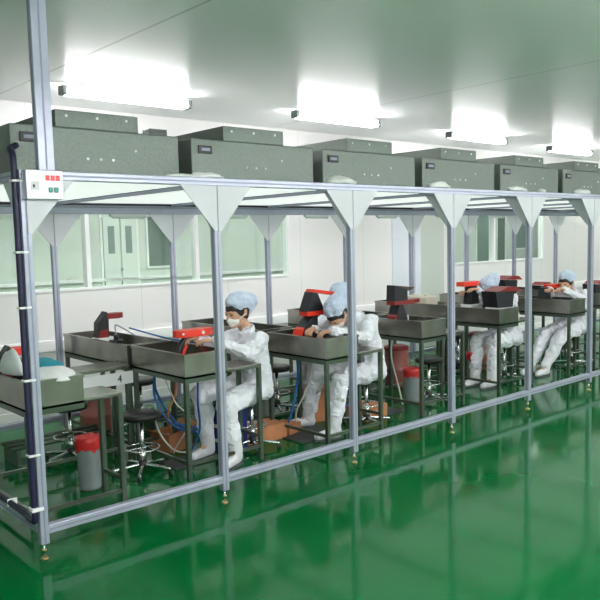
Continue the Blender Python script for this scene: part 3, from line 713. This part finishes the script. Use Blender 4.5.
def worker(label, J, face, seed, base):
    t = thing('person', label, 'person', base, 0, 'cleanroom workers at the benches')
    B = V(base)
    j = {k: V(v)-B for k, v in J.items()}
    f, s, u = head_frame(face, J.get('up', (0, 0, 1))) if 'up' not in J else head_frame(face, J['up'])
    if 'up' in j: del j['up']
    hc = j['head']
    # ---- the body: one continuous skin surface
    G = []
    G.append([(hc+u*.025-f*.012, (.088, .088, .092)), (hc+u*.02+f*.03, .07), (hc-u*.035+f*.048, .052)])            # skull, brow, cheeks
    G.append([(hc-u*.02+f*.03, .062), (hc-u*.088+f*.068, .024), (hc-u*.06-f*.005, .05)])                            # jaw
    G.append([(hc+u*.012+f*.094, .009), (hc-u*.022+f*.112, .012), (hc-u*.03+f*.095, .016)])                        # nose
    for q in (-1, 1):
        G.append([(hc+s*q*.088-u*.01-f*.012, .014), (hc+s*q*.09+u*.02-f*.016, .016)])                               # ears
        G.append([(hc+u*.03+f*.086+s*q*.03, .012), (hc+u*.032+f*.09+s*q*.012, .011)])                               # brow ridge
    G.append([(hc-u*.064+f*.088+s*.016, .009), (hc-u*.064+f*.088-s*.016, .009)])                                    # lips
    G.append([(hc-u*.05-f*.02, .05), (j['neck'], .055)])
    c = .82
    hipm = (j['hipL']+j['hipR'])/2; shm = (j['shL']+j['shR'])/2
    mid = hipm*.5+shm*.5
    sx = (j['shL']-j['shR']).normalized(); wv = sx*.085
    G.append([(j['hipL'], .10*c), (j['hipR'], .10*c), (mid+wv, .10*c), (mid-wv, .10*c)])
    G.append([(mid+wv, .10*c), (mid-wv, .10*c), (shm+sx*.10-V((0, 0, .06)), .10*c), (shm-sx*.10-V((0, 0, .06)), .10*c), (j['shL'], .05*c), (j['shR'], .05*c)])
    G.append([(j['neck'], .05), (shm, .06)])
    for q in 'LR':
        G += [[(j['sh'+q], .052*c), (j['el'+q], .042*c)], [(j['el'+q], .042*c), (j['wr'+q], .027)]]
        G += [[(j['hip'+q], .085*c), (j['kn'+q], .06*c)], [(j['kn'+q], .058*c), (j['an'+q], .04*c)], [(j['an'+q], .034), (j['an'+q]*.35+j['to'+q]*.65, .024)]]
        hd = (j['wr'+q]-j['el'+q]).normalized()*.6+f*.4; hd.z = min(hd.z, .1)
        G += finger_set(j['wr'+q], hd, (0, 0, -1), 1 if q == 'R' else -1)
    body = solid('body', G, .0055, M['skin'], t, 2)
    for q in (-1, 1):      # eyes
        e = MB(); g_ = bmesh.ops.create_icosphere(e.bm, subdivisions=2, radius=.0085)
        e.build('eye', M['hair'], body, hc+u*.012+f*.088+s*q*.031)
    # ---- coverall
    C = []
    C.append([(j['hipL'], (.115, .115, .105)), (j['hipR'], (.115, .115, .105)), (mid+wv, .125), (mid-wv, .125)])
    C.append([(mid+wv, .125), (mid-wv, .125), (shm+sx*.10-V((0, 0, .07)), .115), (shm-sx*.10-V((0, 0, .07)), .115), (j['shL'], .066), (j['shR'], .066)])
    C.append([(shm, .085), (j['neck']-(j['neck']-shm)*.25, .068)])
    for q in 'LR':
        e = j['el'+q]
        C += [[(j['sh'+q], .08), (e, .07)], [(e, .07), (j['wr'+q]-(j['wr'+q]-e).normalized()*.005, .048)]]
        C += [[(j['hip'+q], .118), (j['kn'+q], .092)], [(j['kn'+q], .09), (j['kn'+q]*.45+j['an'+q]*.55, .082)], [(j['kn'+q]*.45+j['an'+q]*.55, .082), (j['an'+q]+(j['kn'+q]-j['an'+q]).normalized()*.10, .074)]]
    solid('coverall', C, .011, M['cloth'], t, 5, .034, .13, seed)
    # collar
    n_ = (j['neck']-shm).normalized(); n_ = (n_+(hc-j['neck']).normalized()).normalized()
    R_ = n_.to_track_quat('Z', 'Y').to_matrix().to_4x4(); R_.translation = j['neck']-n_*.045
    b = MB().lathe([(.074, 0), (.078, .03), (.072, .045), (.064, .045), (.06, .02)], (0, 0, 0), 'cloth', 24); bmesh.ops.transform(b.bm, matrix=R_, verts=b.bm.verts[:]); b.build('collar', None, t)
    # boots
    for q in 'LR':
        a = j['an'+q]; d_ = (j['to'+q]-a); d_.z = 0; d_.normalize(); zf = -B.z
        g0 = V((a.x, a.y, zf))
        bt = solid('boot', [[(a+(j['kn'+q]-a).normalized()*.2, .070), (a+V((0, 0, .02)), .062)], [(a, .06), (g0-d_*.02+V((0, 0, .055)), .05)], [(g0-d_*.02+V((0, 0, .05)), .048), (g0+d_*.11+V((0, 0, .047)), .044), (g0+d_*.18+V((0, 0, .04)), .036)]], .009, M['boot'], t, 3, .008, .05, seed+5)
        sl = MB(); sd = V((-d_.y, d_.x, 0)); pts = [(-.072, -.03), (-.03, -.05), (.08, -.052), (.18, -.042), (.222, -.014), (.222, .014), (.18, .042), (.08, .052), (-.03, .05), (-.072, .03)]
        P = [g0+d_*x_+sd*y_ for x_, y_ in pts]
        sl.prism([(p.x, p.y) for p in P], 'Z', zf, zf+.014, 'sole'); sl.build('sole', None, bt)
    # cap, hair, mask
    solid('hair', [[(hc+u*.03-f*.018, (.096, .096, .096)), (hc+u*.045+f*.03, .068)], [(hc-u*.03-f*.055, .058), (hc+u*.02-f*.04, .085)]], .008, M['hair'], t, 2)
    solid('cap', [[(hc+u*.075-f*.022, .105), (hc+u*.095+f*.03, .058), (hc+u*.06-f*.095, .088)], [(hc+u*.055-f*.175, .070), (hc+u*.01-f*.10, .07), (hc+u*.09-f*.06, .085)]], .009, M['cap'], t, 3, .010, .08, seed+9)
    solid('face_mask', [[(hc-u*.028+f*.10, .022), (hc-u*.075+f*.08, .022), (hc-u*.05+f*.055+s*.045, .022), (hc-u*.05+f*.055-s*.045, .022)]], .006, M['mask'], t, 3)
    for q in (-1, 1):
        MB().sweep([hc-u*.04+f*.05+s*q*.062, hc-u*.01+f*.02+s*q*.09, hc+u*.0-f*.01+s*q*.10], .0035, 'mask', 6).build('mask_strap', None, t)
    return t
worker('nearest seated worker in white coverall, pale blue cap and mask, arm resting on the bench',
       dict(head=(2.07, .9, 1.165), neck=(2.15, .9, 1.04), shL=(2.17, .72, .95), shR=(2.17, 1.08, .95), elL=(2.0, .67, .86), elR=(1.97, 1.08, .88), wrL=(1.78, .82, .975), wrR=(1.745, 1.01, .985),
            hipL=(2.22, .80, .535), hipR=(2.22, .99, .535), knL=(1.76, .66, .49), knR=(1.76, 1.0, .54), anL=(1.82, .64, .10), anR=(1.80, .99, .10), toL=(1.70, .58, .03), toR=(1.64, .95, .03)),
       (-1, -.12, -.22), 1, (2.2, .9, 0))
worker('second seated worker in white leaning far forward into the trough, head down',
       dict(up=(-.7, 0, .72), head=(3.09, .76, 1.065), neck=(3.215, .75, 1.06), shL=(3.32, .57, 1.01), shR=(3.32, .92, 1.01), elL=(3.17, .50, .87), elR=(3.08, 1.0, .90), wrL=(2.88, .62, .965), wrR=(2.9, .88, .965),
            hipL=(3.46, .65, .535), hipR=(3.46, .84, .535), knL=(2.99, .64, .51), knR=(3.02, .98, .54), anL=(2.90, .63, .10), anR=(3.02, 1.10, .10), toL=(2.74, .66, .03), toR=(2.88, 1.18, .03)),
       (-.66, -.1, -.75), 2, (3.44, .75, 0))
worker('back row worker in white, cap and face showing just above the second worker',
       dict(head=(3.89, 1.55, 1.12), neck=(3.97, 1.55, 1.02), shL=(4.0, 1.37, .94), shR=(4.0, 1.73, .94), elL=(3.82, 1.32, .87), elR=(3.8, 1.76, .87), wrL=(3.58, 1.42, .88), wrR=(3.56, 1.62, .88),
            hipL=(3.98, 1.46, .535), hipR=(3.98, 1.64, .535), knL=(3.52, 1.45, .52), knR=(3.52, 1.66, .52), anL=(3.55, 1.45, .10), anR=(3.55, 1.66, .10), toL=(3.4, 1.45, .03), toR=(3.4, 1.66, .03)),
       (-1, -.15, -.3), 6, (3.98, 1.55, 0))
worker('worker in white bent behind the black box hood, grey cap facing left',
       dict(up=(-.5, 0, .85), head=(5.80, 1.0, 1.10), neck=(5.92, 1.0, 1.07), shL=(6.0, .82, 1.0), shR=(6.0, 1.18, 1.0), elL=(5.70, .86, .94), elR=(5.80, 1.22, .92), wrL=(5.52, .95, 1.14), wrR=(5.58, 1.16, 1.1),
            hipL=(6.16, .90, .535), hipR=(6.16, 1.09, .535), knL=(5.72, .88, .53), knR=(5.72, 1.1, .53), anL=(5.68, .88, .10), anR=(5.66, 1.1, .10), toL=(5.52, .88, .03), toR=(5.5, 1.1, .03)),
       (-.8, 0, -.6), 3, (6.12, 1.0, 0))
worker('farthest seated worker in white at the bench near the right edge, legs stretched forward',
       dict(head=(7.36, .9, 1.10), neck=(7.46, .9, 1.03), shL=(7.54, .72, .96), shR=(7.54, 1.08, .96), elL=(7.36, .66, .90), elR=(7.34, 1.1, .90), wrL=(7.15, .80, 1.04), wrR=(7.14, 1.0, 1.04),
            hipL=(7.56, .80, .535), hipR=(7.56, .99, .535), knL=(7.08, .80, .47), knR=(7.06, 1.0, .48), anL=(6.74, .82, .10), anR=(6.70, 1.0, .10), toL=(6.57, .82, .035), toR=(6.53, 1.0, .035)),
       (-1, -.1, -.2), 4, (7.55, .9, 0))

# ------------------------------------------------------------------ camera, world, view
F, YAW, PITCH, ROLL = 743.238, .722117, .0974637, -.0243865
C_ = V((-1.575484, -4.00267, 1.76228))
fw = V((math.sin(YAW)*math.cos(PITCH), math.cos(YAW)*math.cos(PITCH), -math.sin(PITCH)))
r = V((math.cos(YAW), -math.sin(YAW), 0)); up = r.cross(fw)
r2 = r*math.cos(ROLL)+up*math.sin(ROLL); u2 = -r*math.sin(ROLL)+up*math.cos(ROLL)
cd = bpy.data.cameras.new('camera'); co = bpy.data.objects.new('camera', cd); COL.objects.link(co)
mx = Matrix(((r2.x, u2.x, -fw.x, C_.x), (r2.y, u2.y, -fw.y, C_.y), (r2.z, u2.z, -fw.z, C_.z), (0, 0, 0, 1)))
co.matrix_world = mx
cd.sensor_width = 36; cd.sensor_fit = 'HORIZONTAL'; cd.lens = F/600*36; cd.shift_x = (300-298.14)/600; cd.shift_y = (311.49-300)/600
cd.clip_start = .05
SC.camera = co
wd = bpy.data.worlds.new('world'); SC.world = wd; wd.use_nodes = True
wd.node_tree.nodes['Background'].inputs[0].default_value = (.8, .9, .88, 1); wd.node_tree.nodes['Background'].inputs[1].default_value = .3
vs = SC.view_settings; vs.view_transform = 'Standard'; vs.look = 'None'; vs.gamma = 1; vs.exposure = 1.12; vs.use_curve_mapping = False
SC.cycles.max_bounces = 8; SC.cycles.diffuse_bounces = 4; SC.cycles.glossy_bounces = 4; SC.cycles.transparent_max_bounces = 8
SC.cycles.use_denoising = True
SC.cycles.sample_clamp_indirect = 6
